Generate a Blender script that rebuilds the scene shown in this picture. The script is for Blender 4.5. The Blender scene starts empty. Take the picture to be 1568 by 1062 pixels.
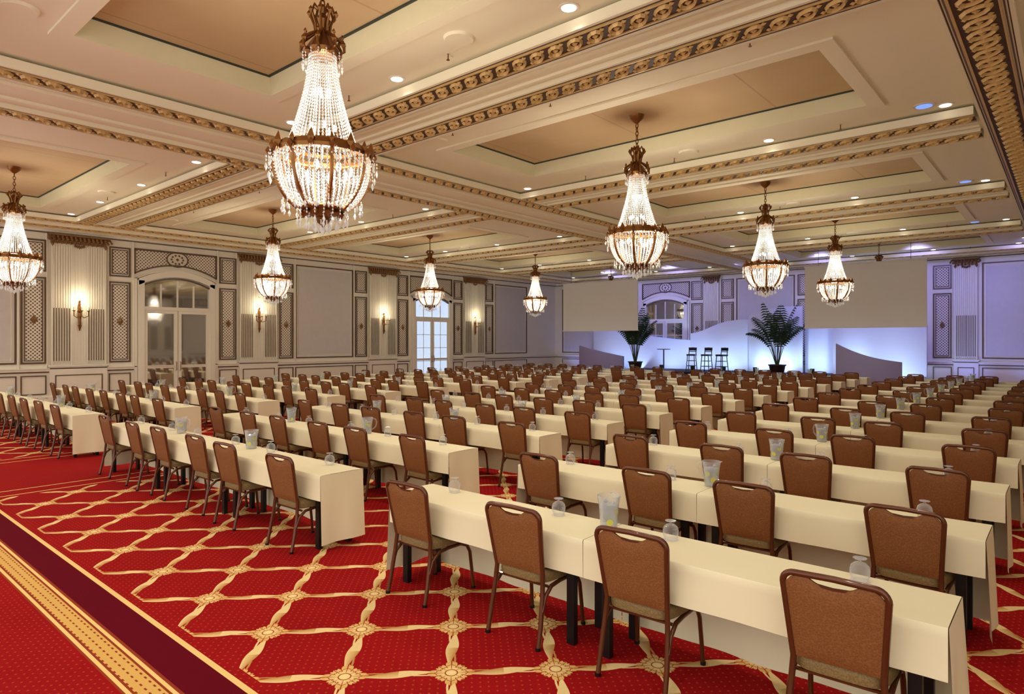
import bpy, bmesh, math, random
from math import sin, cos, pi, radians, sqrt, atan2
from mathutils import Vector, Matrix
random.seed(7)
S = bpy.context.scene
S.view_settings.view_transform = 'Standard'
S.view_settings.look = 'None'

# ------------------------------------------------------------------ camera
F = 990.0/1568.0
TH = radians(40.85)
cam_d = bpy.data.cameras.new('camera'); cam = bpy.data.objects.new('camera', cam_d)
S.collection.objects.link(cam); S.camera = cam
cam_d.sensor_width = 36; cam_d.lens = 36*F; cam_d.shift_y = -9/1568
cam_d.clip_end = 200
cam.location = (0, 0, 2.05)
cam.rotation_euler = (pi/2, 0, TH - pi/2)

# ------------------------------------------------------------------ node helpers
def sock(nt, node_in, v):
    if v is None: return
    if isinstance(v, (int, float)): node_in.default_value = v
    elif isinstance(v, tuple): node_in.default_value = v if len(v) == len(node_in.default_value) else (*v, 1)
    else: nt.links.new(v, node_in)
class N:
    def __init__(s, name):
        s.mat = bpy.data.materials.new(name); s.mat.use_nodes = True
        s.nt = s.mat.node_tree
        s.b = s.nt.nodes['Principled BSDF']
    def m(s, op, a, b=None, c=None, clamp=False):
        n = s.nt.nodes.new('ShaderNodeMath'); n.operation = op; n.use_clamp = clamp
        for i, v in enumerate((a, b, c)): sock(s.nt, n.inputs[i], v)
        return n.outputs[0]
    def mix(s, f, a, b):
        n = s.nt.nodes.new('ShaderNodeMix'); n.data_type = 'RGBA'
        sock(s.nt, n.inputs[0], f); sock(s.nt, n.inputs[6], a); sock(s.nt, n.inputs[7], b)
        return n.outputs[2]
    def pos(s):
        g = s.nt.nodes.new('ShaderNodeNewGeometry'); x = s.nt.nodes.new('ShaderNodeSeparateXYZ')
        s.nt.links.new(g.outputs['Position'], x.inputs[0]); s.p = g.outputs['Position']
        return x.outputs
    def noise(s, scale, vec=None, detail=3, rough=0.5):
        n = s.nt.nodes.new('ShaderNodeTexNoise'); n.inputs['Scale'].default_value = scale
        n.inputs['Detail'].default_value = detail; n.inputs['Roughness'].default_value = rough
        if vec is None:
            t = s.nt.nodes.new('ShaderNodeTexCoord'); vec = t.outputs['Object']
        s.nt.links.new(vec, n.inputs['Vector']); return n.outputs[0]
    def bump(s, h, strength=0.3, dist=0.01):
        n = s.nt.nodes.new('ShaderNodeBump'); n.inputs['Strength'].default_value = strength
        n.inputs['Distance'].default_value = dist
        s.nt.links.new(h, n.inputs['Height']); s.nt.links.new(n.outputs[0], s.b.inputs['Normal'])
    def set(s, **k):
        mp = dict(col='Base Color', rough='Roughness', metal='Metallic', ecol='Emission Color', estr='Emission Strength',
                  trans='Transmission Weight', alpha='Alpha', ior='IOR', spec='Specular IOR Level', sheen='Sheen Weight', coat='Coat Weight')
        for a, v in k.items(): sock(s.nt, s.b.inputs[mp[a]], v)
        return s
def lin(r, g, b):
    f = lambda c: (c/255/12.92) if c/255 <= .04045 else ((c/255+.055)/1.055)**2.4
    return (f(r), f(g), f(b), 1)
def simple(name, rgb, rough=.5, metal=0, var=.12, scale=8, bump=0, **k):
    n = N(name); c = lin(*rgb)
    d = tuple(x*(1-var) for x in c[:3])+(1,); l = tuple(min(1, x*(1+var)) for x in c[:3])+(1,)
    f = n.noise(scale)
    n.set(col=n.mix(f, d, l), rough=rough, metal=metal, **k)
    if bump: n.bump(n.noise(scale*12), bump, .004)
    return n.mat

# ------------------------------------------------------------------ materials
def carpet():
    n = N('carpet_red_lattice'); P = n.pos(); X, Y = P[0], P[1]
    q = .65*sqrt(2)
    dx = n.m('SUBTRACT', X, 2.78); dy = n.m('SUBTRACT', Y, 2.90)
    u = n.m('DIVIDE', n.m('ADD', dx, dy), q); v = n.m('DIVIDE', n.m('SUBTRACT', dx, dy), q)
    fu = n.m('SUBTRACT', n.m('FRACT', n.m('ADD', u, .5)), .5)
    fv = n.m('SUBTRACT', n.m('FRACT', n.m('ADD', v, .5)), .5)
    def ribbon(s_, o_):
        sn = n.m('SINE', n.m('MULTIPLY', s_, pi)); s2 = n.m('MULTIPLY', sn, sn)
        sw = n.m('SINE', n.m('MULTIPLY', s_, 2*pi))
        w = n.m('ADD', .014, n.m('MULTIPLY', n.m('MULTIPLY', s2, s2), .048))
        o2 = n.m('ADD', o_, n.m('MULTIPLY', sw, .022))
        d = n.m('ABSOLUTE', o2)
        d2 = n.m('ABSOLUTE', n.m('SUBTRACT', o_, n.m('MULTIPLY', sw, .032)))
        mask = n.m('MAXIMUM', n.m('LESS_THAN', d, w), n.m('LESS_THAN', d2, .010))
        sh = n.m('ADD', n.m('MULTIPLY', n.m('DIVIDE', o2, w), .5), .5, clamp=True)
        return mask, sh
    r1, g1 = ribbon(u, fv); r2, g2 = ribbon(v, fu)
    r = n.m('SQRT', n.m('ADD', n.m('MULTIPLY', fu, fu), n.m('MULTIPLY', fv, fv)))
    ph = n.m('ARCTAN2', fv, fu)
    c8 = n.m('ABSOLUTE', n.m('COSINE', n.m('MULTIPLY', ph, 4))); c4 = n.m('COSINE', n.m('MULTIPLY', ph, 4))
    c16 = n.m('COSINE', n.m('MULTIPLY', ph, 24))
    R = n.m('ADD', n.m('ADD', n.m('ADD', .158, n.m('MULTIPLY', c4, .026)), n.m('MULTIPLY', c8, .038)), n.m('MULTIPLY', c16, .010))
    fl = n.m('LESS_THAN', r, R)
    lines = n.m('MULTIPLY', n.m('LESS_THAN', n.m('ABSOLUTE', n.m('SINE', n.m('MULTIPLY', ph, 4))), .12), n.m('GREATER_THAN', r, .068))
    gap = n.m('MULTIPLY', n.m('LESS_THAN', n.m('ABSOLUTE', n.m('COSINE', n.m('MULTIPLY', ph, 4))), .13), n.m('GREATER_THAN', r, .10))
    ring = n.m('LESS_THAN', n.m('ABSOLUTE', n.m('SUBTRACT', r, .058)), .006)
    ring2 = n.m('LESS_THAN', n.m('ABSOLUTE', n.m('SUBTRACT', r, n.m('MULTIPLY', R, .70))), .005)
    flin = n.m('MAXIMUM', n.m('MAXIMUM', lines, gap), n.m('MAXIMUM', ring, ring2))
    nz = n.noise(60, n.p, 2); nz2 = n.noise(1.3, n.p, 3)
    red = n.mix(nz2, lin(150, 16, 21), lin(174, 26, 26))
    red = n.mix(n.m('MULTIPLY', nz, .4), red, lin(108, 8, 14))
    du = n.m('SUBTRACT', n.m('FRACT', n.m('MULTIPLY', u, 13)), .5); dv = n.m('SUBTRACT', n.m('FRACT', n.m('MULTIPLY', v, 13)), .5)
    dd = n.m('LESS_THAN', n.m('ADD', n.m('MULTIPLY', du, du), n.m('MULTIPLY', dv, dv)), .018)
    col = n.mix(n.m('MULTIPLY', dd, .34), red, lin(225, 110, 60))
    gold = n.mix(n.m('MULTIPLY', n.m('MINIMUM', g1, g2), .9), lin(244, 220, 156), lin(190, 132, 66))
    gold = n.mix(n.m('MULTIPLY', nz, .25), gold, lin(190, 120, 60))
    F1 = n.m('MULTIPLY', n.m('GREATER_THAN', X, 1.95), n.m('GREATER_THAN', n.m('ABSOLUTE', n.m('SUBTRACT', Y, 12.3)), 1.75))
    rb = n.m('MULTIPLY', n.m('MAXIMUM', r1, r2), F1)
    col = n.mix(rb, col, gold)
    goldf = n.mix(flin, n.mix(n.m('MULTIPLY', r, 5, clamp=True), lin(250, 226, 160), lin(222, 174, 100)), lin(164, 74, 40))
    col = n.mix(n.m('MULTIPLY', fl, F1), col, goldf)
    def band(c, a, b): return n.m('MULTIPLY', n.m('GREATER_THAN', c, a), n.m('LESS_THAN', c, b))
    GL = lin(240, 205, 130); MR = lin(98, 8, 26)
    inX = n.m('GREATER_THAN', X, 1.84)
    Ya = n.m('ABSOLUTE', n.m('SUBTRACT', Y, 12.3))
    for a, b in ((1.28, 1.31), (1.62, 1.65)):
        col = n.mix(n.m('MULTIPLY', band(Ya, a, b), inX), col, GL)
    col = n.mix(band(X, 1.60, 1.86), col, MR)
    col = n.mix(band(X, 1.84, 1.88), col, GL)
    col = n.mix(band(X, 1.36, 1.60), col, lin(150, 60, 35))
    col = n.mix(band(X, 1.555, 1.58), col, GL); col = n.mix(band(X, 1.375, 1.40), col, GL)
    k1 = n.m('LESS_THAN', n.m('FRACT', n.m('MULTIPLY', Y, 14)), .55)
    k2 = n.m('GREATER_THAN', n.m('ABSOLUTE', n.m('SINE', n.m('MULTIPLY', X, 62))), .35)
    col = n.mix(n.m('MULTIPLY', band(X, 1.415, 1.54), n.m('MAXIMUM', k1, k2)), col, lin(222, 176, 98))
    n.set(col=col, rough=.95, spec=.05)
    n.bump(n.noise(220, n.p, 2), .4, .006)
    return n.mat
M_carpet = carpet()
M_wall = simple('wall_cream_paint', (236, 231, 214), .6, var=.03, scale=1.5)
M_wallpan = simple('wall_panel_damask', (208, 204, 200), .6, var=.05, scale=5)
M_ceil = simple('ceiling_cream_plaster', (238, 231, 204), .7, var=.03, scale=1)
M_dark = simple('bronze_wall_moulding', (98, 76, 56), .45, var=.15)
M_brown = simple('frieze_brown_ground', (76, 52, 32), .6, var=.15, scale=20)
M_gilt = simple('gilded_plaster', (212, 180, 118), .45, .15, var=.15, scale=20)
M_capital = simple('antique_gold_capital', (134, 100, 62), .5, .3, var=.3, scale=10)
M_brass = simple('antique_brass', (134, 90, 46), .32, .8, var=.3, scale=14)
M_green = simple('coffer_dark_edge', (48, 56, 46), .6)
M_cofside = simple('coffer_side_sage', (214, 208, 172), .7, var=.04)
def coffer_paint():
    n = N('coffer_painted_panel'); P = n.pos()
    c = n.mix(n.noise(.6, n.p, 5, .6), lin(180, 158, 114), lin(210, 182, 146))
    jy = n.m('LESS_THAN', n.m('ABSOLUTE', n.m('SUBTRACT', n.m('FRACT', n.m('MULTIPLY', P[1], .41)), .5)), .006)
    n.set(col=n.mix(n.m('MULTIPLY', jy, .3), c, lin(120, 90, 60)), rough=.75); return n.mat
M_cofpan = coffer_paint()
def lattice():
    n = N('gilded_lattice_grille'); P = n.pos(); a = n.m('ADD', P[0], P[1]); z = P[2]
    s = 9.0
    u = n.m('SUBTRACT', n.m('FRACT', n.m('MULTIPLY', n.m('ADD', a, z), s)), .5)
    v = n.m('SUBTRACT', n.m('FRACT', n.m('MULTIPLY', n.m('SUBTRACT', a, z), s)), .5)
    mm = n.m('MAXIMUM', n.m('ABSOLUTE', u), n.m('ABSOLUTE', v))
    k = n.m('GREATER_THAN', mm, .30)
    n.set(col=n.mix(k, lin(112, 94, 76), lin(234, 226, 208)), rough=.6); n.bump(k, .8, .02)
    return n.mat
M_lat = lattice()
M_cloth = simple('ivory_tablecloth', (242, 233, 196), .8, var=.03, scale=3)
M_black = simple('black_metal', (18, 17, 17), .4, .3)
M_frame = simple('copper_brown_chair_frame', (96, 52, 27), .3, .4, var=.08, coat=.3)
def leather(name, rgb, dk):
    n = N(name); t = n.nt.nodes.new('ShaderNodeTexVoronoi'); t.inputs['Scale'].default_value = 110
    c = n.nt.nodes.new('ShaderNodeTexCoord'); n.nt.links.new(c.outputs['Object'], t.inputs['Vector'])
    n.set(col=n.mix(n.m('MULTIPLY', t.outputs['Distance'], 1.0, clamp=True), lin(*dk), lin(*rgb)), rough=.6, spec=.3)
    n.bump(t.outputs['Distance'], .5, .003); return n.mat
M_back = leather('brown_vinyl_back', (146, 94, 50), (114, 71, 36))
M_seat = leather('taupe_vinyl_seat', (146, 121, 76), (108, 87, 52))
def glassy(name, col, tr=.75, rough=.05):
    n = N(name); nt = n.nt
    n.set(col=col, rough=rough, spec=.9)
    t = nt.nodes.new('ShaderNodeBsdfTransparent'); mx = nt.nodes.new('ShaderNodeMixShader')
    lw = nt.nodes.new('ShaderNodeLayerWeight'); lw.inputs[0].default_value = .35
    f = n.m('SUBTRACT', tr, n.m('MULTIPLY', lw.outputs['Facing'], tr*.75), clamp=True)
    nt.links.new(f, mx.inputs[0]); nt.links.new(n.b.outputs[0], mx.inputs[1]); nt.links.new(t.outputs[0], mx.inputs[2])
    nt.links.new(mx.outputs[0], nt.nodes['Material Output'].inputs['Surface'])
    return n.mat
M_glass = glassy('clear_glass', (.64, .65, .66, 1), .88)
M_ice = glassy('ice_water', (.66, .70, .76, 1), .58)
M_lemon = simple('lemon_slice', (206, 200, 86), .5)
M_crystal = N('crystal_beads_self_glow').set(col=(.56, .555, .54, 1), rough=.10, spec=1.0, ecol=lin(255, 244, 224), estr=.20).mat  # weak emission on the beads stands in for bulb light caught in crystal
M_bulb = N('lit_bulb').set(col=(1, .9, .7, 1), ecol=lin(255, 234, 198), estr=9.0).mat
M_dlite = N('downlight_lens').set(col=(1, 1, 1, 1), ecol=lin(255, 244, 224), estr=4.0).mat
M_shade = N('sconce_candle_glow').set(col=(1, .95, .8, 1), ecol=lin(255, 230, 175), estr=5.0).mat
M_white = simple('white_trim_metal', (225, 218, 205), .5)
M_mirror = N('mirrored_glass').set(col=lin(205, 203, 198), rough=.04, metal=.95).mat
M_daylit = N('sheer_lit_glass').set(col=lin(200, 215, 235), rough=.6, ecol=lin(190, 214, 245), estr=.9).mat
M_blue = N('blue_aim_lens').set(col=lin(90, 130, 220), ecol=lin(120, 160, 255), estr=1.0).mat
M_screen = simple('screen_fabric', (222, 216, 212), .9, var=.02)
M_set = simple('white_set_panel', (226, 230, 244), .6, var=.02, scale=1)
M_setg = simple('lavender_set_panel', (170, 162, 204), .7, var=.04)
M_stage = simple('stage_black_skirt', (20, 20, 24), .8)
M_stagetop = simple('stage_carpet', (60, 58, 74), .9)
M_leaf = simple('palm_leaf', (34, 66, 34), .5, var=.4, scale=5)
M_stem = simple('palm_stem', (72, 78, 40), .6)
M_pot = simple('dark_planter', (44, 30, 26), .4)
M_soil = simple('soil', (40, 28, 20), .9)

# ------------------------------------------------------------------ mesh builder
class B:
    def __init__(s, tf=None): s.v = []; s.f = []; s.mi = []; s.tf = tf; s.mats = []
    def mat(s, m):
        if m not in s.mats: s.mats.append(m)
        return s.mats.index(m)
    def add(s, vs, fs, m):
        o = len(s.v); k = s.mat(m)
        if s.tf: vs = [s.tf(*p) for p in vs]
        s.v += [tuple(p) for p in vs]
        for f in fs: s.f.append([i+o for i in f]); s.mi.append(k)
    def box(s, x0, y0, z0, x1, y1, z1, m):
        vs = [(x, y, z) for x in (x0, x1) for y in (y0, y1) for z in (z0, z1)]
        s.add(vs, [(0, 1, 3, 2), (4, 6, 7, 5), (0, 4, 5, 1), (2, 3, 7, 6), (0, 2, 6, 4), (1, 5, 7, 3)], m)
    def lathe(s, pr, n, m, c=(0, 0, 0), cap=True):
        vs = []; fs = []
        for r, z in pr:
            for i in range(n):
                a = 2*pi*i/n; vs.append((c[0]+r*cos(a), c[1]+r*sin(a), c[2]+z))
        for j in range(len(pr)-1):
            for i in range(n):
                k = (i+1) % n; fs.append((j*n+i, j*n+k, (j+1)*n+k, (j+1)*n+i))
        if cap: fs.append(tuple(range(n))[::-1]); fs.append(tuple(range((len(pr)-1)*n, len(pr)*n)))
        s.add(vs, fs, m)
    def tube(s, pts, r, n, m, closed=False, flat=1.0):
        pts = [Vector(p) for p in pts]; L = len(pts); vs = []; fs = []; up = None
        for i, p in enumerate(pts):
            a = pts[(i-1) % L] if (closed or i > 0) else p; b = pts[(i+1) % L] if (closed or i < L-1) else p
            t = (b-a).normalized()
            if up is None:
                ref = Vector((0, 0, 1)) if abs(t.z) < .9 else Vector((1, 0, 0))
                up = (ref - t*ref.dot(t)).normalized()
            else: up = (up - t*up.dot(t)).normalized()
            w = t.cross(up); rr = r[i] if isinstance(r, (list, tuple)) else r
            for k in range(n):
                an = 2*pi*k/n; vs.append(p + up*(rr*cos(an)) + w*(rr*flat*sin(an)))
        for i in range(L if closed else L-1):
            j = (i+1) % L
            for k in range(n):
                q = (k+1) % n; fs.append((i*n+k, i*n+q, j*n+q, j*n+k))
        if not closed: fs.append(tuple(range(n))[::-1]); fs.append(tuple((L-1)*n+k for k in range(n)))
        s.add(vs, fs, m)
    def octa(s, x, y, z, r, h, m):
        s.add([(x+r, y, z), (x, y+r, z), (x-r, y, z), (x, y-r, z), (x, y, z+h), (x, y, z-h)],
              [(0, 1, 4), (1, 2, 4), (2, 3, 4), (3, 0, 4), (1, 0, 5), (2, 1, 5), (3, 2, 5), (0, 3, 5)], m)
    def ball(s, c, r, m, n=8, sz=1.0):
        s.lathe([(max(r*sin(pi*j/6), r*.02), -r*sz*cos(pi*j/6)) for j in range(7)], n, m, c)
    def mesh(s, name, smooth=True, recalc=True, ang=35):
        me = bpy.data.meshes.new(name); me.from_pydata(s.v, [], s.f)
        for m in s.mats: me.materials.append(m)
        me.polygons.foreach_set('material_index', s.mi); me.update()
        if recalc:
            bm = bmesh.new(); bm.from_mesh(me); bmesh.ops.recalc_face_normals(bm, faces=bm.faces); bm.to_mesh(me); bm.free()
        if smooth:
            me.polygons.foreach_set('use_smooth', [True]*len(me.polygons)); me.set_sharp_from_angle(angle=radians(ang))
        return me
def obj(name, me, loc=(0, 0, 0), rz=0, parent=None):
    o = bpy.data.objects.new(name, me); S.collection.objects.link(o)
    o.location = loc; o.rotation_euler = (0, 0, rz)
    if parent: o.parent = parent
    return o
def empty(name, loc=(0, 0, 0)):
    o = bpy.data.objects.new(name, None); S.collection.objects.link(o); o.location = loc; return o
def light(name, kind, loc, power, col, parent=None, **k):
    d = bpy.data.lights.new(name, kind); d.energy = power; d.color = col
    for a, v in k.items():
        if a not in ('rot',): setattr(d, a, v)
    o = bpy.data.objects.new(name, d); S.collection.objects.link(o); o.location = loc
    if 'rot' in k: o.rotation_euler = k['rot']
    if parent: o.parent = parent
    return o
def aim(o, target):
    o.rotation_euler = (Vector(target)-o.location).to_track_quat('-Z', 'Y').to_euler()

# ------------------------------------------------------------------ room constants
YW, XW = 24.3, 32.2
X0, Y0 = -4.0, -1.6
ZC = 5.65; ZR = 5.88
CX = [3.6+6.1*i for i in range(-1, 5)]
BX = [.55+6.1*i for i in range(-1, 6)]
CY = [5.58, 17.6]

b = B(); b.box(X0, Y0, -.1, XW+.3, YW+.3, 0, M_carpet); obj('floor', b.mesh('floor', False))

# ------------------------------------------------------------------ ceiling
b = B()
hx, hy = 1.24, 3.25
b.box(X0, Y0, 6.15, XW+.3, YW+.3, 6.3, M_ceil)
for i, cx in enumerate(CX):
    xa, xb = max(cx-3.05, X0), min(cx+3.05, XW+.2)
    for (ya, yb, cy) in ((Y0, 11.45, CY[0]), (11.45, YW+.2, CY[1])):
        if cx-hx < X0:
            b.box(xa, ya, ZC, xb, yb, 6.15, M_ceil); continue
        b.box(xa, ya, ZC, cx-hx, yb, 6.15, M_ceil); b.box(cx+hx, ya, ZC, xb, yb, 6.15, M_ceil)
        b.box(cx-hx, ya, ZC, cx+hx, cy-hy, 6.15, M_ceil); b.box(cx-hx, cy+hy, ZC, cx+hx, yb, 6.15, M_ceil)
b.box(CX[-1]+3.0, Y0, ZC, XW+.2, YW+.2, 6.15, M_ceil)
obj('ceiling', b.mesh('ceiling', False))
cof = B()
def ring4(b, cx, cy, ax, ay, bx, by, z0, z1, m):
    v = [(cx+sx*ax, cy+sy*ay, z0) for sx, sy in ((-1, -1), (1, -1), (1, 1), (-1, 1))] + [(cx+sx*bx, cy+sy*by, z1) for sx, sy in ((-1, -1), (1, -1), (1, 1), (-1, 1))]
    b.add(v, [(i, (i+1) % 4, 4+(i+1) % 4, 4+i) for i in range(4)], m)
for cx in CX[1:]:
    for cy in CY:
        ring4(cof, cx, cy, hx+.20, hy+.20, hx+.20, hy+.20, ZC, ZC-.03, M_ceil)
        ring4(cof, cx, cy, hx+.20, hy+.20, hx-.01, hy-.01, ZC-.03, ZC-.03, M_ceil)
        ring4(cof, cx, cy, hx-.01, hy-.01, hx-.06, hy-.06, ZC-.03, ZR-.02, M_cofside)
        ring4(cof, cx, cy, hx-.06, hy-.06, hx-.09, hy-.09, ZR-.02, ZR-.02, M_green)
        ring4(cof, cx, cy, hx-.09, hy-.09, hx-.09, hy-.09, ZR-.02, ZR, M_green)
        x, y = hx-.04, hy-.04
        cof.add([(cx-x, cy-y, ZR), (cx+x, cy-y, ZR), (cx+x, cy+y, ZR), (cx-x, cy+y, ZR)], [(0, 1, 2, 3)], M_cofpan)
obj('trim_1', cof.mesh('ceiling_coffers', False, recalc=False))

tb = B()
def band(b, axis, c, lo, hi, z, w=.28, step=.28):
    def put(a0, c0, z0, a1, c1, z1, m):
        if axis == 'x': b.box(a0, c0, z0, a1, c1, z1, m)
        else: b.box(c0, a0, z0, c1, a1, z1, m)
    put(lo, c-w/2-.13, z-.05, hi, c+w/2+.13, z+.06, M_ceil)
    put(lo, c-w/2, z-.055, hi, c+w/2, z-.045, M_brown)
    for s in (-1, 1):
        put(lo, c+s*(w/2+.012)-.010, z-.07, hi, c+s*(w/2+.012)+.010, z-.04, M_gilt)
        put(lo, c+s*(w/2+.105)-.022, z-.065, hi, c+s*(w/2+.105)+.022, z-.04, M_ceil)
        put(lo, c+s*(w/2+.045)-.008, z-.056, hi, c+s*(w/2+.045)+.008, z-.045, M_dark)
        put(lo, c+s*(w/2+.074)-.006, z-.054, hi, c+s*(w/2+.074)+.006, z-.045, M_brown)
    n = int((hi-lo)/step); zz = z-.058
    for i in range(n):
        a = lo+(i+.5)*step
        vs = []; K = 10
        for k in range(K):
            t = 2*pi*k/K
            for (q, dz) in ((1.0, 0), (.80, -.035), (.60, 0)):
                aa = a+step*.40*q*cos(t)+.05*sin(t)*q; cc = c+w*.42*q*sin(t)
                vs.append((aa, cc, zz+dz) if axis == 'x' else (cc, aa, zz+dz))
        fs = []
        for k in range(K):
            p = (k+1) % K
            for j in (0, 1): fs.append((k*3+j, p*3+j, p*3+j+1, k*3+j+1))
        b.add(vs, fs, M_gilt)
        x, y = (a, c) if axis == 'x' else (c, a)
        b.octa(x, y, zz-.008, .042, .03, M_gilt)
        a2 = a+step*.5
        for s in (-1, 1):
            x, y = (a2, c+s*w*.3) if axis == 'x' else (c+s*w*.3, a2)
            b.octa(x, y, zz-.004, .034, .022, M_gilt)
ZB = ZC-.10
for bx in BX[1:]:
    for (ya, yb) in ((1.12, 10.15), (12.3, 21.9)):
        tb.box(bx-.38, ya-.2, ZB, min(bx+.38, XW), yb+.2, ZC, M_ceil)
        for s in (-1, 1):
            if bx+s*.52 < XW-.1: band(tb, 'y', bx+s*.52, ya, yb, ZB)
        for s in (-.12, .12): tb.box(bx+s-.03, ya, ZB-.035, bx+s+.03, yb, ZB, M_ceil)
for y0, y1, bands in ((10.45, 12.06, (10.34, 12.12)), (-1.5, 1.08, (.75, -.5)), (21.95, 24.2, (21.92, 23.1))):
    tb.box(-1.5, y0, ZB, XW, y1, ZC, M_ceil)
    for y in bands: band(tb, 'x', y, -1.5, XW, ZB, .26 if y != .75 else .38, .28 if y != .75 else .32)
for y in (10.9, 11.55):
    tb.box(-1.5, y-.05, ZB-.04, XW, y+.05, ZB, M_ceil)
obj('trim_2', tb.mesh('ceiling_beams_and_gilded_friezes', False))

# ------------------------------------------------------------------ walls
def wall(b, lo, hi, pil, doors, panels, H=.80):
    W = b.box
    W(lo, -.3, 0, hi, 0, ZC, M_wall)
    W(lo, 0, 0, hi, .05, .28, M_wall); W(lo, 0, .28, hi, .075, .31, M_wall)
    W(lo, 0, 1.10, hi, .07, 1.17, M_wall); W(lo, 0, 1.17, hi, .10, 1.20, M_wall); W(lo, 0, 1.06, hi, .03, 1.10, M_dark)
    W(lo, 0, 5.48, hi, .10, 5.65, M_wall); W(lo, 0, 5.53, hi, .20, 5.56, M_wall); W(lo, 0, 5.57, hi, .16, 5.65, M_wall); W(lo, 0, 5.44, hi, .05, 5.465, M_dark)
    def frame(a0, a1, z0, z1, w=.05, m=M_dark, d=.035):
        W(a0, 0, z0, a0+w, d, z1, m); W(a1-w, 0, z0, a1, d, z1, m); W(a0+w, 0, z0, a1-w, d, z0+w, m); W(a0+w, 0, z1-w, a1-w, d, z1, m)
    for p in pil:
        sides = (-1, 1)
        if isinstance(p, tuple): p, sides = p
        W(p-H, 0, 0, p+H, .10, 1.30, M_wall); W(p-H-.04, 0, 1.24, p+H+.04, .14, 1.30, M_wall); W(p-H-.04, 0, 0, p+H+.04, .14, .3, M_wall)
        W(p-H+.08, 0, 1.30, p+H-.08, .05, 5.2, M_wall)
        inner = .22 if H > .6 else -.02
        for s in (-1, 1):
            a = inner+.05
            while a < H-.09:
                W(p+s*a-.022, .05, 1.38, p+s*a+.022, .085, 5.08, M_wall)
                W(p+s*a-.012, .085, 1.42, p+s*a+.012, .092, 3.1, M_dark); a += .07
            if H > .6: W(p+s*inner-.02, .05, 1.3, p+s*inner+.02, .10, 5.1, M_wall)
            W(p+s*(H-.06)-.02, .05, 1.3, p+s*(H-.06)+.02, .10, 5.1, M_wall)
        if H > .6:
            for k in range(5):
                a = p+(-2+k)*.085
                W(a-.02, .05, 1.38, a+.02, .07, 5.08, M_wall)
        W(p-H-.04, 0, 5.38, p+H+.04, .24, 5.44, M_capital)
        W(p-H+.04, .0, 5.15, p+H-.04, .11, 5.38, M_capital)
        nk = int(2*(H-.08)/.12)
        for k in range(nk+1):
            a = p-(H-.08)+k*.12
            for (dz, dd, r) in ((5.18, .11, .05), (5.24, .13, .05), (5.30, .16, .06), (5.35, .20, .05)):
                b.octa(a+(.03 if dz == 5.3 else 0), dd, dz, r, r*1.3, M_capital)
        for s in (-1, 1):
            for k in range(7):
                a = 2*pi*k/7*.9; q = .10*(1-k/9)
                b.octa(p+s*H+q*cos(a), .2, 5.28+q*sin(a), .045, .05, M_capital)
            b.octa(p+s*(H-.06), .14, 5.12, .05, .09, M_capital)
            if s not in sides: continue
            c = p+s*(H+.40)
            for z0, z1 in ((1.34, 4.05), (4.22, 5.22)):
                frame(c-.33, c+.33, z0, z1)
                frame(c-.24, c+.24, z0+.09, z1-.09, .025)
                W(c-.215, 0, z0+.115, c+.215, .012, z1-.115, M_lat)
            b.octa(c, .05, 2.72, .10, .15, M_capital)
            frame(c-.33, c+.33, .38, .98, .03)
            W(p+s*(H+.06)-.015, 0, 1.2, p+s*(H+.06)+.005, .05, 5.44, M_wall)
            if H > .6: W(p+s*(H+.8)-.025, 0, 1.2, p+s*(H+.8)+.025, .06, 5.44, M_wall)
        for k in range(5): b.octa(p+(k-2)*.06, .12, 5.10-.02*(2-abs(k-2)), .045, .06, M_capital)
        frame(p-H+.14, p+H-.14, .38, .98, .03, M_dark, .115)
    for c in panels:
        frame(c-1.42, c+1.42, 1.34, 5.22, .05)
        W(c-1.30, 0, 1.46, c+1.30, .012, 5.10, M_wallpan)
        frame(c-1.3, c+1.3, 1.46, 5.10, .015, M_wall, .03)
        frame(c-1.42, c+1.42, .38, .98, .03)
    for c, kind in doors:
        n = 16; ar = lambda t, lo_, rise: lo_+rise*(1-t*t)
        vs = []; fs = []
        for i in range(n+1):
            t = -1+2*i/n; vs += [(c+1.36*t, .012, 5.20), (c+1.36*t, .012, ar(t, 4.38, .36))]
        fs = [(2*i, 2*i+1, 2*i+3, 2*i+2) for i in range(n)]
        b.add(vs, fs, M_lat)
        def arch(lo_, rise, h, half, d, m):
            for i in range(n):
                t0 = -1+2*i/n; t1 = -1+2*(i+1)/n
                z0, z1 = ar(t0, lo_, rise), ar(t1, lo_, rise)
                v = [(c+half*t0, 0, z0), (c+half*t1, 0, z1), (c+half*t1, 0, z1+h), (c+half*t0, 0, z0+h)]
                v += [(q[0], d, q[2]) for q in v]
                b.add(v, [(4, 5, 6, 7), (0, 1, 5, 4), (3, 2, 6, 7)], m)
        arch(4.36, .36, .05, 1.40, .05, M_dark)
        W(c-1.42, 0, 5.18, c+1.42, .05, 5.24, M_dark)
        for s in (-1, 1): W(c+s*1.40-.03, 0, 4.36, c+s*1.40+.03, .05, 5.2, M_dark)
        arch(3.98, .34, .22, 1.30, .14, M_wall); arch(4.2, .34, .04, 1.36, .18, M_wall); arch(3.95, .3, .04, 1.16, .1, M_dark)
        for s in (-1, 1):
            W(c+s*1.22-.1, 0, 0, c+s*1.22+.1, .14, 4.14, M_wall); W(c+s*1.38-.04, 0, 0, c+s*1.38+.04, .10, 4.2, M_wall)
        pts = [(c+.36*cos(2*pi*k/20), .05, 4.96+.26*sin(2*pi*k/20)) for k in range(20)]
        b.tube(pts, .022, 6, M_dark, closed=True)
        vs = [(c+.35*cos(2*pi*k/20), .02, 4.96+.25*sin(2*pi*k/20)) for k in range(20)]
        b.add(vs, [tuple(range(20))], M_wall)
        for k in range(10):
            a = 2*pi*k/10; b.octa(c+.2*cos(a), .04, 4.96+.15*sin(a), .045, .045, M_capital)
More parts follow.
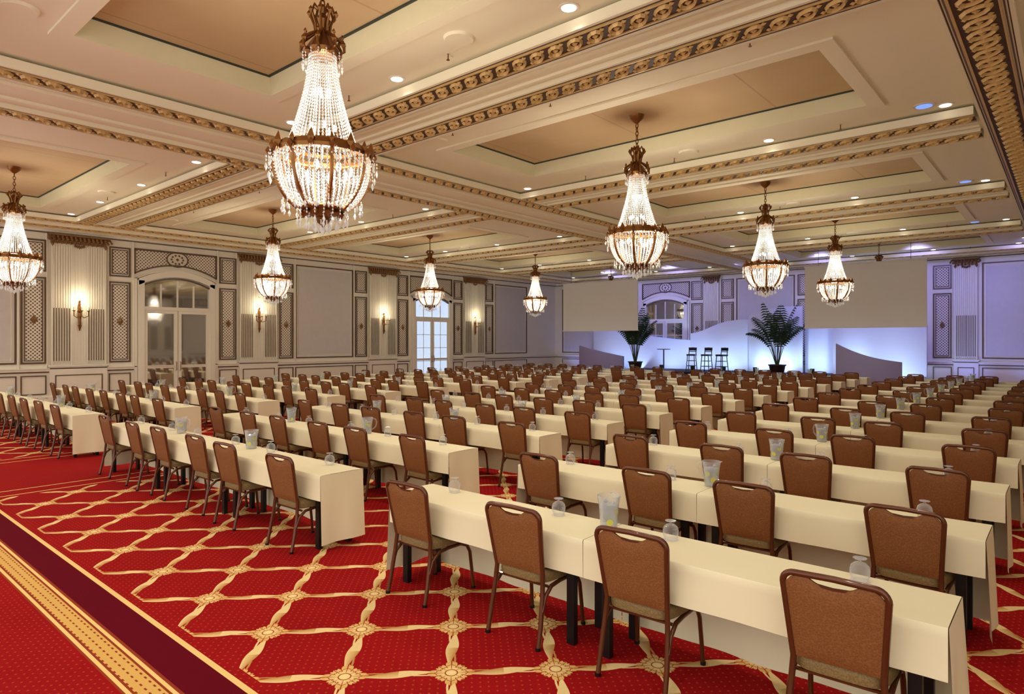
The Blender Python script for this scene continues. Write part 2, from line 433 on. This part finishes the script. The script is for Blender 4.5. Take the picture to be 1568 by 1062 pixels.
        b.octa(c, .05, 4.96, .06, .06, M_capital)
tl = lambda a, d, z: (a, YW-d, z)
tr = lambda a, d, z: (a, Y0+d, z)
tk = lambda a, d, z: (XW-d, a, z)
b = B(tl)
wall(b, -2.5, XW+.3, [.55, 6.65, 12.75, 18.85, 24.95], [(9.7, 1), (21.9, 2)], [3.6, 15.8, 28.0])
obj('wall_left', b.mesh('wall_left', False))
b = B(tr)
wall(b, 2.0, XW+.3, [6.65, 12.75, 18.85, 24.95], [(9.7, 1), (21.9, 2)], [3.6, 15.8, 28.0])
obj('wall_right', b.mesh('wall_right', False))
b = B(tk)
wall(b, Y0, YW+.3, [(3.25, (1,)), 8.7, 14.1, 19.6], [(16.75, 1), (6.1, 1)], [11.4, 1.3, 22.3], .42)
obj('wall_back', b.mesh('wall_back', False))

def door(name, tf, c, glass, panes=True):
    b = B(tf); n = 12
    ar = lambda t: 3.95+.28*(1-t*t)
    H = 1.12
    vs = []
    for i in range(n+1):
        t = -1+2*i/n; vs += [(c+H*t, .03, 3.25), (c+H*t, .03, ar(t))]
    b.add(vs, [(2*i, 2*i+1, 2*i+3, 2*i+2) for i in range(n)], glass)
    b.box(c-H, .02, 3.13, c+H, .12, 3.25, M_wall)
    for k in (-.56, 0, .56): b.box(c+k-.02, .03, 3.25, c+k+.02, .07, 4.05+(.15 if k == 0 else 0), M_wall)
    for s in (-1, 1):
        x0, x1 = (c+.01, c+H) if s > 0 else (c-H, c-.01)
        b.box(x0, .02, 0, x0+.11, .09, 3.13, M_wall); b.box(x1-.11, .02, 0, x1, .09, 3.13, M_wall)
        b.box(x0+.11, .02, 3.02, x1-.11, .09, 3.13, M_wall); b.box(x0+.11, .02, 0, x1-.11, .09, .42, M_wall)
        b.box(x0+.2, .09, .12, x1-.2, .10, .34, M_wallpan)
        b.box(x0+.11, .03, .42, x1-.11, .045, 3.02, glass)
        if panes:
            xm = (x0+x1)/2; b.box(xm-.014, .045, .42, xm+.014, .065, 3.02, M_wall)
            for z in (1.07, 1.72, 2.37): b.box(x0+.11, .045, z-.014, x1-.11, .065, z+.014, M_wall)
        hx_ = c+s*.07
        b.tube([(hx_, .09, 1.0), (hx_, .15, 1.02), (hx_, .15, 1.3), (hx_, .09, 1.32)], .012, 6, M_brass)
    obj(name, b.mesh(name, False))
door('door_1', tl, 9.7, M_mirror, False); door('door_2', tl, 21.9, M_daylit); door('door_3', tk, 16.75, M_mirror); door('door_4', tk, 6.1, M_mirror)

def sconce_mesh(tf):
    b = B(tf)
    b.tube([(0, .03, -.62), (0, .05, -.5), (0, .05, .2), (0, .03, .32)], [.01, .04, .045, .012], 8, M_brass)
    for z, r in ((-.45, .06), (-.2, .05), (0, .07), (.2, .05), (.32, .035)): b.octa(0, .06, z, r, r*1.5, M_brass)
    for s in (-1, 0, 1):
        e = .2*s; dd = .2 if s else .26
        b.tube([(0, .06, -.1), (e*.5, .12, -.2), (e, dd, -.14), (e, dd, .02)], .014, 6, M_brass)
        b.tube([(e, dd, 0), (e, dd, .03)], [.02, .055], 8, M_brass)
        b.tube([(e, dd, .03), (e, dd, .15)], .02, 8, M_white)
        b.tube([(e, dd, .15), (e, dd, .19), (e, dd, .26)], [.016, .03, .004], 8, M_shade)
    return b.mesh('wall_sconce')
sc_l = sconce_mesh(lambda a, d, z: (a, -d, z))
WARM = (1.0, .84, .60)
for x in (.55, 6.65, 12.75, 18.85, 24.95):
    o = obj('wall_sconce', sc_l, (x, YW-.08, 3.0))
    light('lamp', 'POINT', (0, -.36, .42), 15, WARM, o, shadow_soft_size=.08)

# ------------------------------------------------------------------ chandeliers
fr = B()
def L(z): return z-ZR
fr.lathe([(.02, L(5.74)), (.06, L(5.77)), (.11, L(5.82)), (.13, L(5.88))], 16, M_brass)
z = 5.74; k = 0
while z > 5.34:
    pts = []
    for i in range(8):
        a = 2*pi*i/8; q = .024*cos(a); pts.append((q if k % 2 else 0, 0 if k % 2 else q, L(z)-.035+.042*sin(a)))
    fr.tube(pts, .008, 5, M_brass, closed=True); z -= .066; k += 1
fr.lathe([(.02, L(5.36)), (.05, L(5.32)), (.03, L(5.27)), (.08, L(5.2)), (.045, L(5.12)), (.07, L(5.05)), (.12, L(4.98)), (.17, L(4.9)), (.16, L(4.86)), (.12, L(4.84))], 16, M_brass)
for i in range(8):
    a = 2*pi*i/8; c_, s_ = cos(a), sin(a)
    fr.tube([(r*c_, r*s_, L(zz)) for r, zz in ((.04, 5.30), (.09, 5.34), (.12, 5.26), (.08, 5.16), (.07, 5.08), (.14, 5.03), (.205, 4.98), (.21, 4.9), (.18, 4.88))], [.006, .012, .014, .012, .014, .016, .018, .014, .006], 6, M_brass)
    for r, zz, q in ((.13, 5.27, .028), (.20, 4.97, .034), (.19, 5.04, .022), (.17, 4.86, .03)): fr.octa(r*c_, r*s_, L(zz), q, q*1.5, M_brass)
RG = 3.88; RR = .46
fr.lathe([(RR-.03, L(RG-.04)), (RR+.01, L(RG-.035)), (RR+.02, L(RG)), (RR, L(RG+.045)), (RR-.03, L(RG+.035)), (RR-.04, L(RG))], 32, M_brass, cap=False)
fr.lathe([(.32, L(RG+.05)), (.35, L(RG+.06)), (.35, L(RG+.09)), (.32, L(RG+.09))], 32, M_brass, cap=False)
for i in range(16):
    a = 2*pi*i/16; c_, s_ = cos(a), sin(a); big = i % 2 == 0
    fr.octa((RR+.01)*c_, (RR+.01)*s_, L(RG+.04), .045 if big else .032, .095 if big else .06, M_brass)
    fr.octa((RR+.045)*c_, (RR+.045)*s_, L(RG-.02), .032, .045, M_brass)
    fr.tube([(.35*c_, .35*s_, L(RG+.08)), (.40*c_, .40*s_, L(RG+.07)), (.45*c_, .45*s_, L(RG+.02))], .012, 5, M_brass)
def bask(t): return RR*sqrt(max(0, 1-(t*.88)**2.2))
BH = .52
for i in range(8):
    a = 2*pi*(i+.5)/8; c_, s_ = cos(a), sin(a)
    fr.tube([((bask(t)+.012)*c_, (bask(t)+.012)*s_, L(RG-.02-BH*t)) for t in [j/8 for j in range(9)]], .014, 5, M_brass, flat=1.9)
zb = RG-.02-BH
fr.lathe([(.22, L(zb+.03)), (.235, L(zb+.01)), (.21, L(zb-.01)), (.18, L(zb)), (.13, L(zb-.05)), (.07, L(zb-.08)), (.075, L(zb-.11)), (.03, L(zb-.14)), (.01, L(zb-.17))], 20, M_brass)
for i in range(10):
    a = 2*pi*i/10; fr.octa(.18*cos(a), .18*sin(a), L(zb-.04), .035, .05, M_brass)
me_frame = fr.mesh('chandelier_frame')
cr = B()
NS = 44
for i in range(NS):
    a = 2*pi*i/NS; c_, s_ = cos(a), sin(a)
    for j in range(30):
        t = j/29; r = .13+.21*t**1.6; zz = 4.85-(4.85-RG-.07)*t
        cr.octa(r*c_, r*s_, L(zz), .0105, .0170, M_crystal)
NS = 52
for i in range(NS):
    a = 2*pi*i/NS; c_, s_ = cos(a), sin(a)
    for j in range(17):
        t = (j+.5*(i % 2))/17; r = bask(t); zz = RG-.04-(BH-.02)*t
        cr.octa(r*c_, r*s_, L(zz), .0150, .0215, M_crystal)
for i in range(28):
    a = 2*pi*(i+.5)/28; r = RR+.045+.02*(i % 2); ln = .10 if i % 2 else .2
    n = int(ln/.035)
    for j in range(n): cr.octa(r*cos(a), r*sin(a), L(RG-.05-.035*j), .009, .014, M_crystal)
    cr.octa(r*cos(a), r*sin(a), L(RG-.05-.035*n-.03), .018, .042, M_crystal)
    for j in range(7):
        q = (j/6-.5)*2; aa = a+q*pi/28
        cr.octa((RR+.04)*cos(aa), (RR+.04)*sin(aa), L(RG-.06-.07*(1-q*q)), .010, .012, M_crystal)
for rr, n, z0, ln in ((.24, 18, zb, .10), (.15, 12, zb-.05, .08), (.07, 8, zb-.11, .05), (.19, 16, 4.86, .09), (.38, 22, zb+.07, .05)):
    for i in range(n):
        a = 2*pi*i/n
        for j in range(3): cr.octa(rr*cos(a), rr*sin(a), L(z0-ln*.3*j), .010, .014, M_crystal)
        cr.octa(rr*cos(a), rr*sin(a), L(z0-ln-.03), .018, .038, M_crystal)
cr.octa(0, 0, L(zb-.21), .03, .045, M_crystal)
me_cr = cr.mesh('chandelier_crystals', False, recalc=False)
bu = B()
for i in range(8):
    a = 2*pi*i/8
    bu.ball((.27*cos(a), .27*sin(a), L(RG-.16)), .03, M_bulb, 6, 1.6)
for i in range(5):
    a = 2*pi*i/5
    bu.ball((.07*cos(a), .07*sin(a), L(4.5)), .022, M_bulb, 6, 1.6); bu.ball((.12*cos(a+.5), .12*sin(a+.5), L(4.15)), .022, M_bulb, 6, 1.6)
me_bu = bu.mesh('chandelier_bulbs')
for cy in CY:
    for cx in CX[1:]:
        e = empty('crystal_chandelier', (cx, cy, ZR))
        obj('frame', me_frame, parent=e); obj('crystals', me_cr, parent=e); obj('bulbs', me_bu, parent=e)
        pw = 120 if cx < 25 else 20
        light('lamp', 'POINT', (0, 0, L(RG-.16)), pw, (1, .90, .73), e, shadow_soft_size=.10)
        light('upper_lamp', 'POINT', (0, 0, L(4.45)), pw*.15, (1, .90, .73), e, shadow_soft_size=.05)

# ------------------------------------------------------------------ downlights, speakers, sprinklers
dl = B(); dl.lathe([(.115, -.008), (.115, 0)], 20, M_white); dl.lathe([(.08, -.014), (.08, -.006)], 16, M_dlite); me_dl = dl.mesh('ceiling_downlight')
dbm = B(); dbm.lathe([(.15, -.012), (.15, 0)], 24, M_white); dbm.lathe([(.11, -.018), (.11, -.006)], 16, M_blue); me_db = dbm.mesh('ceiling_accent_light')
sp = B(); sp.lathe([(.17, -.03), (.19, 0)], 24, M_ceil); me_sp = sp.mesh('ceiling_speaker')
sk = B(); sk.lathe([(.03, -.005), (.03, 0)], 10, M_white); sk.lathe([(.008, -.08), (.008, 0)], 8, M_brass); sk.lathe([(.022, -.085), (.022, -.08)], 8, M_brass); me_sk = sk.mesh('fire_sprinkler')
for bx in BX[1:]:
    for s in (-1, 1):
        x = bx+s*.97
        if x > XW-.5: continue
        for y in (1.45, 4.1, 7.0, 9.7, 13.3, 16.2, 19.0, 21.4):
            o = obj('ceiling_downlight', me_dl, (x, y, ZC))
            stage = max(0, min(1, (x-11)/14))
            col = (1-.30*stage, .95-.18*stage, .83+.17*stage)
            if (y in (4.1, 7.0, 9.7, 16.2, 19.0, 13.3) or x < 8) and x < 25:
                light('lamp', 'SPOT', (0, 0, -.03), 94, col, o, spot_size=radians(122), spot_blend=.85, shadow_soft_size=.07)
        obj('ceiling_speaker', me_sp, (bx+s*1.25, 5.5 if s < 0 else 8.6, ZC)); obj('ceiling_speaker', me_sp, (bx+s*1.25, 17.6 if s < 0 else 20.2, ZC))
        for y in (2.9, 5.9, 8.0, 14.6, 18.2): obj('fire_sprinkler', me_sk, (bx+s*1.05, y, ZC))
for x, y in ((11.6, 1.7), (13.7, 4.9), (17.7, 1.8), (19.9, 4.9), (23.9, 2.2), (26.0, 4.9)):
    obj('ceiling_accent_light', me_db, (x, y, ZC))

# ------------------------------------------------------------------ chair
def chair_mesh():
    b = B()
    def bk(z): return -.215-(z-.47)*.19
    def hw(z): return .200+(z-.47)/.45*.036
    side = [(-.295, .220, 0), (-.262, .218, .15), (-.228, .208, .34), (bk(.47), hw(.47), .47), (bk(.6), hw(.6), .6), (bk(.75), hw(.75), .75), (bk(.86), hw(.86), .86)]
    top = []
    for k in range(1, 7):
        a = pi/2*k/6; r = .055; z = .86+r*sin(a); y = hw(.86)-r+r*cos(a); top.append((bk(z), y, z))
    for k in range(1, 4): top.append((bk(.917), (hw(.86)-.055)*(1-k/3), .915+.005*k/3))
    half = side+top
    pts = half+[(p[0], -p[1], p[2]) for p in reversed(half[:-1])]
    b.tube(pts, .0165, 8, M_frame, flat=1.0)
    nu, nv = 16, 12
    for sgn in (-1, 1):
        vs = []; fs = []
        for j in range(nv+1):
            for i in range(nu+1):
                s = -1+2*i/nu; t = j/nv
                dip = max(0, 1-abs(s/.5)**2.5)*.036
                ztop = .903-.05*max(0, abs(s)-.72)**2/.0784*.9-dip
                z = .475+(ztop-.475)*t
                y = s*(hw(z)-.010)
                e = (1-abs(s)**6)*(1-abs(2*t-1)**8)
                x = bk(z)+sgn*(.006+.014*e)
                vs.append((x, y, z))
        for j in range(nv):
            for i in range(nu):
                a = j*(nu+1)+i; fs.append((a, a+1, a+nu+2, a+nu+1))
        b.add(vs, fs, M_back)
    b.tube([(bk(.872), -.11, .889), (bk(.868), -.08, .872), (bk(.866), 0, .866), (bk(.868), .08, .872), (bk(.872), .11, .889)], .009, 6, M_frame)
    lay = [(.405, .93), (.412, .985), (.44, 1.0), (.462, .99), (.478, .94), (.486, .8), (.489, .4)]
    vs = []; K = 32
    for z, q in lay:
        for k in range(K):
            a = 2*pi*k/K; c_, s_ = cos(a), sin(a); e = .35
            x = .018+.235*q*(abs(c_)**e)*(1 if c_ > 0 else -1); y = .23*q*(abs(s_)**e)*(1 if s_ > 0 else -1)
            y *= (1.0 if x > 0 else 1.0+x*.5)
            vs.append((x, y, z))
    fs = [(j*K+k, j*K+(k+1) % K, (j+1)*K+(k+1) % K, (j+1)*K+k) for j in range(len(lay)-1) for k in range(K)]
    fs.append(tuple(range(K))[::-1]); fs.append(tuple((len(lay)-1)*K+k for k in range(K)))
    b.add(vs, fs, M_seat)
    for s in (-1, 1):
        y = .218*s
        b.tube([(-.245, y, .24), (-.21, y, .33), (-.14, y, .385), (-.04, y, .395), (.10, y, .395), (.17, y*1.01, .37), (.205, y*1.02, .31), (.225, y*1.04, .15), (.238, y*1.06, 0)], .0145, 8, M_frame)
        b.lathe([(.018, 0), (.018, .02)], 8, M_black, (.238, y*1.06, 0)); b.lathe([(.019, 0), (.019, .02)], 8, M_black, (-.295, .220*s, 0))
    for x in (-.18, .16): b.tube([(x, -.218, .393), (x, .218, .393)], .011, 6, M_frame)
    return b.mesh('banquet_chair', ang=50)
me_chair = chair_mesh()

# ------------------------------------------------------------------ tables
def table_mesh(e0, e1, seed):
    rnd = random.Random(seed); b = B()
    hx_, hy_ = .235, .998
    b.box(-.225, -hy_+.01, .715, .225, hy_-.01, .738, M_black)
    for s in (-1, 1):
        y = s*.86
        b.box(-.20, y-.025, .66, .20, y+.025, .715, M_black)
        for x in (-.17, .17): b.box(x-.022, y-.03, .0, x+.022, y+.03, .66, M_black)
    b.box(-.02, -.86, .64, .02, .86, .68, M_black)
    prof = [(-1, .50), (-1, .58), (-1, .64), (-1, .70), (-1, .738)] + [(-.97, .7475)] + [(-.5, .75), (0, .75), (.5, .75), (.97, .7475)] + [(1, .738), (1, .66), (1, .5), (1, .35), (1, .2), (1, .06)]
    ny = 24; p1 = rnd.uniform(0, 6); p2 = rnd.uniform(0, 6)
    vs = []
    for i in range(ny+1):
        y = -hy_+2*hy_*i/ny
        for sx, z in prof:
            f = max(0, (.738-z))
            x = sx*(hx_+.012)+sx*f*(.012+.018*sin(y*7+p1)+.010*sin(y*13+p2))
            vs.append((x, y, z))
    n = len(prof)
    fs = [(i*n+j, i*n+j+1, (i+1)*n+j+1, (i+1)*n+j) for i in range(ny) for j in range(n-1)]
    b.add(vs, fs, M_cloth)
    for s, e in ((-1, e0), (1, e1)):
        if not e: continue
        vs = []; nx = 12; zs = [.748, .738, .70, .55, .4, .25, .08]
        for i in range(nx+1):
            q = -1+2*i/nx
            for z in zs:
                f = max(0, .738-z)
                vs.append((q*(hx_+.012+f*.012), s*(hy_+.004+f*(.03+.022*sin(q*4+p1)+.02*max(0, q)**3)), z))
        n = len(zs)
        b.add(vs, [(i*n+j, i*n+j+1, (i+1)*n+j+1, (i+1)*n+j) for i in range(nx) for j in range(n-1)], M_cloth)
    return b.mesh('classroom_table', recalc=False, ang=40)
TM = {k: [table_mesh(*k, s) for s in range(3)] for k in ((0, 0), (0, 1), (1, 0))}

b = B()
b.lathe([(.036, 0), (.040, .002), (.050, .035), (.052, .06), (.045, .085), (.028, .10), (.010, .106), (.006, .112), (.006, .118), (.034, .122), (.036, .126)], 20, M_glass)
b.lathe([(.05, 0), (.05, .002)], 20, M_white)
me_gl = b.mesh('water_goblet')
b = B()
b.lathe([(.055, 0), (.060, .004), (.063, .08), (.072, .17), (.082, .225), (.078, .225), (.068, .17), (.058, .08), (.054, .012)], 24, M_glass, cap=False)
b.lathe([(.053, .012), (.057, .08), (.064, .15), (.06, .165)], 20, M_ice)
b.tube([(.08, 0, .205), (.115, 0, .2), (.13, 0, .16), (.12, 0, .1), (.085, 0, .065), (.064, 0, .06)], .009, 8, M_glass)
b.tube([(-.08, -.02, .222), (-.098, 0, .232), (-.08, .02, .222)], .005, 6, M_glass)
for k in range(9):
    a = k*2.1; r = .035; b.octa(r*cos(a), r*sin(a), .155+.012*(k % 3), .02, .018, M_ice)
for k, (a, z) in enumerate(((.5, .05), (1.4, .12), (2.2, .07), (4.0, .06), (5.2, .12), (3.1, .13), (4.6, .14))):
    cx_, cy_ = .058*cos(a), .058*sin(a); t = Vector((-sin(a), cos(a), 0))
    b.add([Vector((cx_*1.08, cy_*1.08, z))+t*(.024*cos(2*pi*q/10))+Vector((0, 0, .024*sin(2*pi*q/10))) for q in range(10)], [tuple(range(10))], M_lemon)
me_pi = b.mesh('water_pitcher')

NR = 14
rr = random.Random(3)
for k in range(NR):
    xn = 3.51+1.70*k; xc = xn+.245
    for (ya, nt_) in ((.42, 2), (5.48, 3), (13.15, 4)):
        for t in range(nt_):
            yc = ya+1+2.0*t
            key = (1, 0) if t == 0 else ((0, 1) if t == nt_-1 else (0, 0))
            obj('classroom_table', TM[key][rr.randrange(3)], (xc, yc, 0))
            for s in (-1, 1):
                y = yc+s*.56+rr.uniform(-.04, .04)
                obj('banquet_chair', me_chair, (xn+.13+rr.uniform(-.03, .03), y, 0), rr.uniform(-.05, .05))
                obj('water_goblet', me_gl, (xc+.13, y+rr.uniform(-.03, .03), .7505))
            if (nt_ == 2 and t == 0) or (nt_ == 3 and t < 2) or (nt_ == 4 and t % 2 == 0):
                obj('water_pitcher', me_pi, (xc+.10, yc+1.02, .7505), rr.uniform(0, 6))

# ------------------------------------------------------------------ stage
b = B(); b.box(28.6, 6.6, 0, 32.0, 17.6, .56, M_stage); b.box(28.58, 6.58, .56, 32.0, 17.62, .6, M_stagetop)
for i in range(60):
    y = 6.62+i*.183; b.box(28.575, y, .02, 28.6, y+.09, .56, M_stage)
b.box(28.1, 8.0, 0, 28.57, 9.2, .3, M_stage)
obj('stage_platform', b.mesh('stage_platform', False))
def setpanel(name, x, pts, m, zb, th=.12, bend=.25):
    b = B(); n = len(pts)
    y0, y1 = pts[0][0], pts[-1][0]
    vs = []
    for y, z in pts:
        q = (y-y0)/(y1-y0); xx = x+bend*4*(q-.5)**2
        vs += [(xx, y, zb), (xx, y, z), (xx+th, y, z), (xx+th, y, zb)]
    fs = []
    for i in range(n-1):
        for j in range(4): fs.append((i*4+j, i*4+(j+1) % 4, (i+1)*4+(j+1) % 4, (i+1)*4+j))
    fs.append((0, 1, 2, 3)); fs.append(tuple((n-1)*4+j for j in range(4)))
    b.add(vs, fs, m); obj(name, b.mesh(name))
def curve(y0, y1, f, n=24): return [(y0+(y1-y0)*i/n, f(i/n)) for i in range(n+1)]
sm = lambda t: t*t*(3-2*t)
setpanel('stage_backdrop_panel', 31.3, curve(21.0, 14.5, lambda t: 2.72-.62*sm(t)), M_set, .02)
setpanel('stage_backdrop_panel', 31.1, curve(14.9, 11.7, lambda t: 2.45+.65*sin(pi/2*sm(t))), M_set, .61)
setpanel('stage_backdrop_panel', 30.8, curve(11.75, 9.3, lambda t: 3.3+.35*sin(pi*min(1, t*1.2)/2)), M_set, .61)
setpanel('stage_backdrop_panel', 31.2, curve(9.3, 7.9, lambda t: 2.7), M_set, .61)
setpanel('stage_backdrop_panel', 30.4, curve(7.9, 4.4, lambda t: 2.62), M_set, .61)
setpanel('stage_wing_panel', 29.4, curve(20.7, 17.9, lambda t: 1.80-.55*t), M_setg, .0)
setpanel('stage_wing_panel', 27.9, curve(7.15, 4.85, lambda t: 1.95-.70*t-.12*sin(pi*t)), M_setg, .0)
b = B()
for sx in (-1, 1):
    for sy in (-1, 1):
        b.tube([(sx*.22, sy*.21, 0), (sx*.16, sy*.16, .74)], .02, 6, M_black)
for z, q in ((.25, .20), (.5, .18)):
    for p, r_ in (((-q, -q), (q, -q)), ((q, -q), (q, q)), ((q, q), (-q, q)), ((-q, q), (-q, -q))):
        b.tube([(*p, z), (*r_, z)], .014, 6, M_black)
b.box(-.2, -.2, .74, .2, .2, .82, M_black)
for sy in (-1, 1): b.tube([(.17, sy*.17, .78), (.20, sy*.17, .95), (.23, sy*.18, 1.14)], .02, 6, M_black)
b.tube([(.22, -.19, 1.06), (.25, 0, 1.07), (.22, .19, 1.06)], .075, 6, M_black, flat=.35)
b.tube([(.20, -.17, .95), (.22, 0, .95), (.20, .17, .95)], .02, 6, M_black)
me_st = b.mesh('bar_stool')
for y, r_ in ((13.96, .2), (13.2, 0), (12.45, -.25)): obj('bar_stool', me_st, (29.5, y, .6), r_)
b = B(); b.lathe([(.28, 0), (.27, .02), (.03, .04), (.03, 1.02), (.33, 1.03), (.33, 1.06)], 24, M_black); obj('cocktail_table', b.mesh('cocktail_table'), (29.5, 15.45, .6))
def palm(seed, H=2.6, NF=17, lean=1.0):
    rnd = random.Random(seed); b = B()
    b.lathe([(.24, 0), (.27, .03), (.34, .36), (.38, .38), (.38, .42), (.32, .42), (.31, .38)], 20, M_pot); b.lathe([(.31, .37), (.31, .39)], 16, M_soil)
    for i in range(NF):
        a = i*2.399+rnd.uniform(-.2, .2); tilt = .12+.9*lean*(i/NF); ln = H*(.80+.2*rnd.random())*(1-.15*i/NF)
        pts = []; p = Vector((.05*cos(a), .05*sin(a), .38)); el = pi/2-.05-.22*tilt
        K = 12
        for k in range(K+1):
            pts.append(p.copy()); el -= (.010+.34*tilt*(k/K)**2.0)*1.15
            p = p+Vector((cos(a)*cos(el), sin(a)*cos(el), sin(el)))*(ln/K)
        b.tube(pts, [.018*(1-.7*k/K) for k in range(K+1)], 5, M_stem)
        for k in range(5*2, K*2):
            f = k/2; i0 = min(int(f), K-1); q = pts[i0].lerp(pts[i0+1], f-i0); t = (pts[i0+1]-pts[i0]).normalized()
            sd = Vector((-sin(a), cos(a), 0)); w = ln*.20*sin(pi*min(1, (f-4.5)/(K-4)*.85+.14))
            for s in (-1, 1):
                e = q+sd*s*w*.85+t*w*.45+Vector((0, 0, -w*.55)); m1 = q.lerp(e, .5)+Vector((0, 0, w*.12)); n_ = t*.026
                b.add([q-n_, q+n_, m1+n_*1.3, e, m1-n_*1.3], [(0, 1, 2, 4), (4, 2, 3)], M_leaf)
    return b.mesh('potted_palm', recalc=False)
obj('potted_palm', palm(1, 3.0, 17, .85), (28.95, 16.75, .6)); obj('potted_palm', palm(5, 2.95, 15, 1.1), (29.2, 9.8, .6))

def screen(y0, y1):
    b = B(); x = 27.2
    b.box(x, y0, 2.6, x+.02, y1, 4.97, M_screen)
    b.box(x-.03, y0-.02, 2.55, x+.04, y1+.02, 2.6, M_screen); b.box(x-.03, y0-.02, 4.97, x+.05, y1+.02, 5.02, M_screen)
    for y in (y0+.5, y1-.5): b.tube([(x+.02, y, 5.02), (x+.02, y, 5.65)], .008, 6, M_black)
    obj('projection_screen', b.mesh('projection_screen', False))
screen(15.6, 20.0); screen(3.9, 8.05)

# ------------------------------------------------------------------ stage lighting
BLU = (.20, .28, 1.0); VIO = (.32, .30, 1.0); CW = (.46, .66, 1.0)
par = B(); par.lathe([(.05, .02), (.09, .04), (.10, .22), (.09, .24)], 14, M_black); par.box(-.12, -.02, 0, .12, .02, .03, M_black); me_par = par.mesh('stage_uplight')
def upl(x, y, z, tgt, pw, col, ang=110):
    o = obj('stage_uplight', me_par, (x, y, z))
    l = light('lamp', 'SPOT', (x, y, z+.27), pw, col, None, spot_size=radians(ang), spot_blend=.8, shadow_soft_size=.1)
    aim(l, tgt); mw = l.rotation_euler.copy(); l.parent = o; l.location = (0, 0, .27); l.rotation_euler = mw
for y in (19.6, 17.9): upl(30.4, y, 0, (31.3, y, 1.0), 105, CW)
for y in (15.9, 14.2, 12.6, 11.1, 9.9, 8.6): upl(30.1, y, .6, (31.3, y, 1.3), 105, CW)
for y in (7.2, 6.0, 4.9): upl(29.5, y, .6 if y > 6.6 else 0, (30.4, y, 1.2), 105, CW)
for y in (22.6, 19.8, 17.0, 14.2, 11.4, 8.65, 5.9, 3.1, 1.0): upl(31.8 if 4 < y < 22 else 31.0, y, 0 if (y > 17.6 or y < 6.6) else .6, (32.2, y, 2.4), 70, BLU, 115)
for y in (22, 18.5, 15.0, 11.4, 8.0, 4.5, 1.2):
    o = obj('ceiling_downlight', me_dl, (28.6, y, ZC)); l = light('lamp', 'SPOT', (28.6, y, ZC-.05), 330, VIO, None, spot_size=radians(110), spot_blend=.8, shadow_soft_size=.15)
    aim(l, (32.2, y, 2.8)); r_ = l.rotation_euler.copy(); l.parent = o; l.location = (0, 0, -.05); l.rotation_euler = r_

# ------------------------------------------------------------------ world
w = bpy.data.worlds.new('World'); S.world = w; w.use_nodes = True
w.node_tree.nodes['Background'].inputs[0].default_value = (1.0, .97, .90, 1); w.node_tree.nodes['Background'].inputs[1].default_value = 1.6  # added ambient fill, entering from behind the camera where no rear wall is built
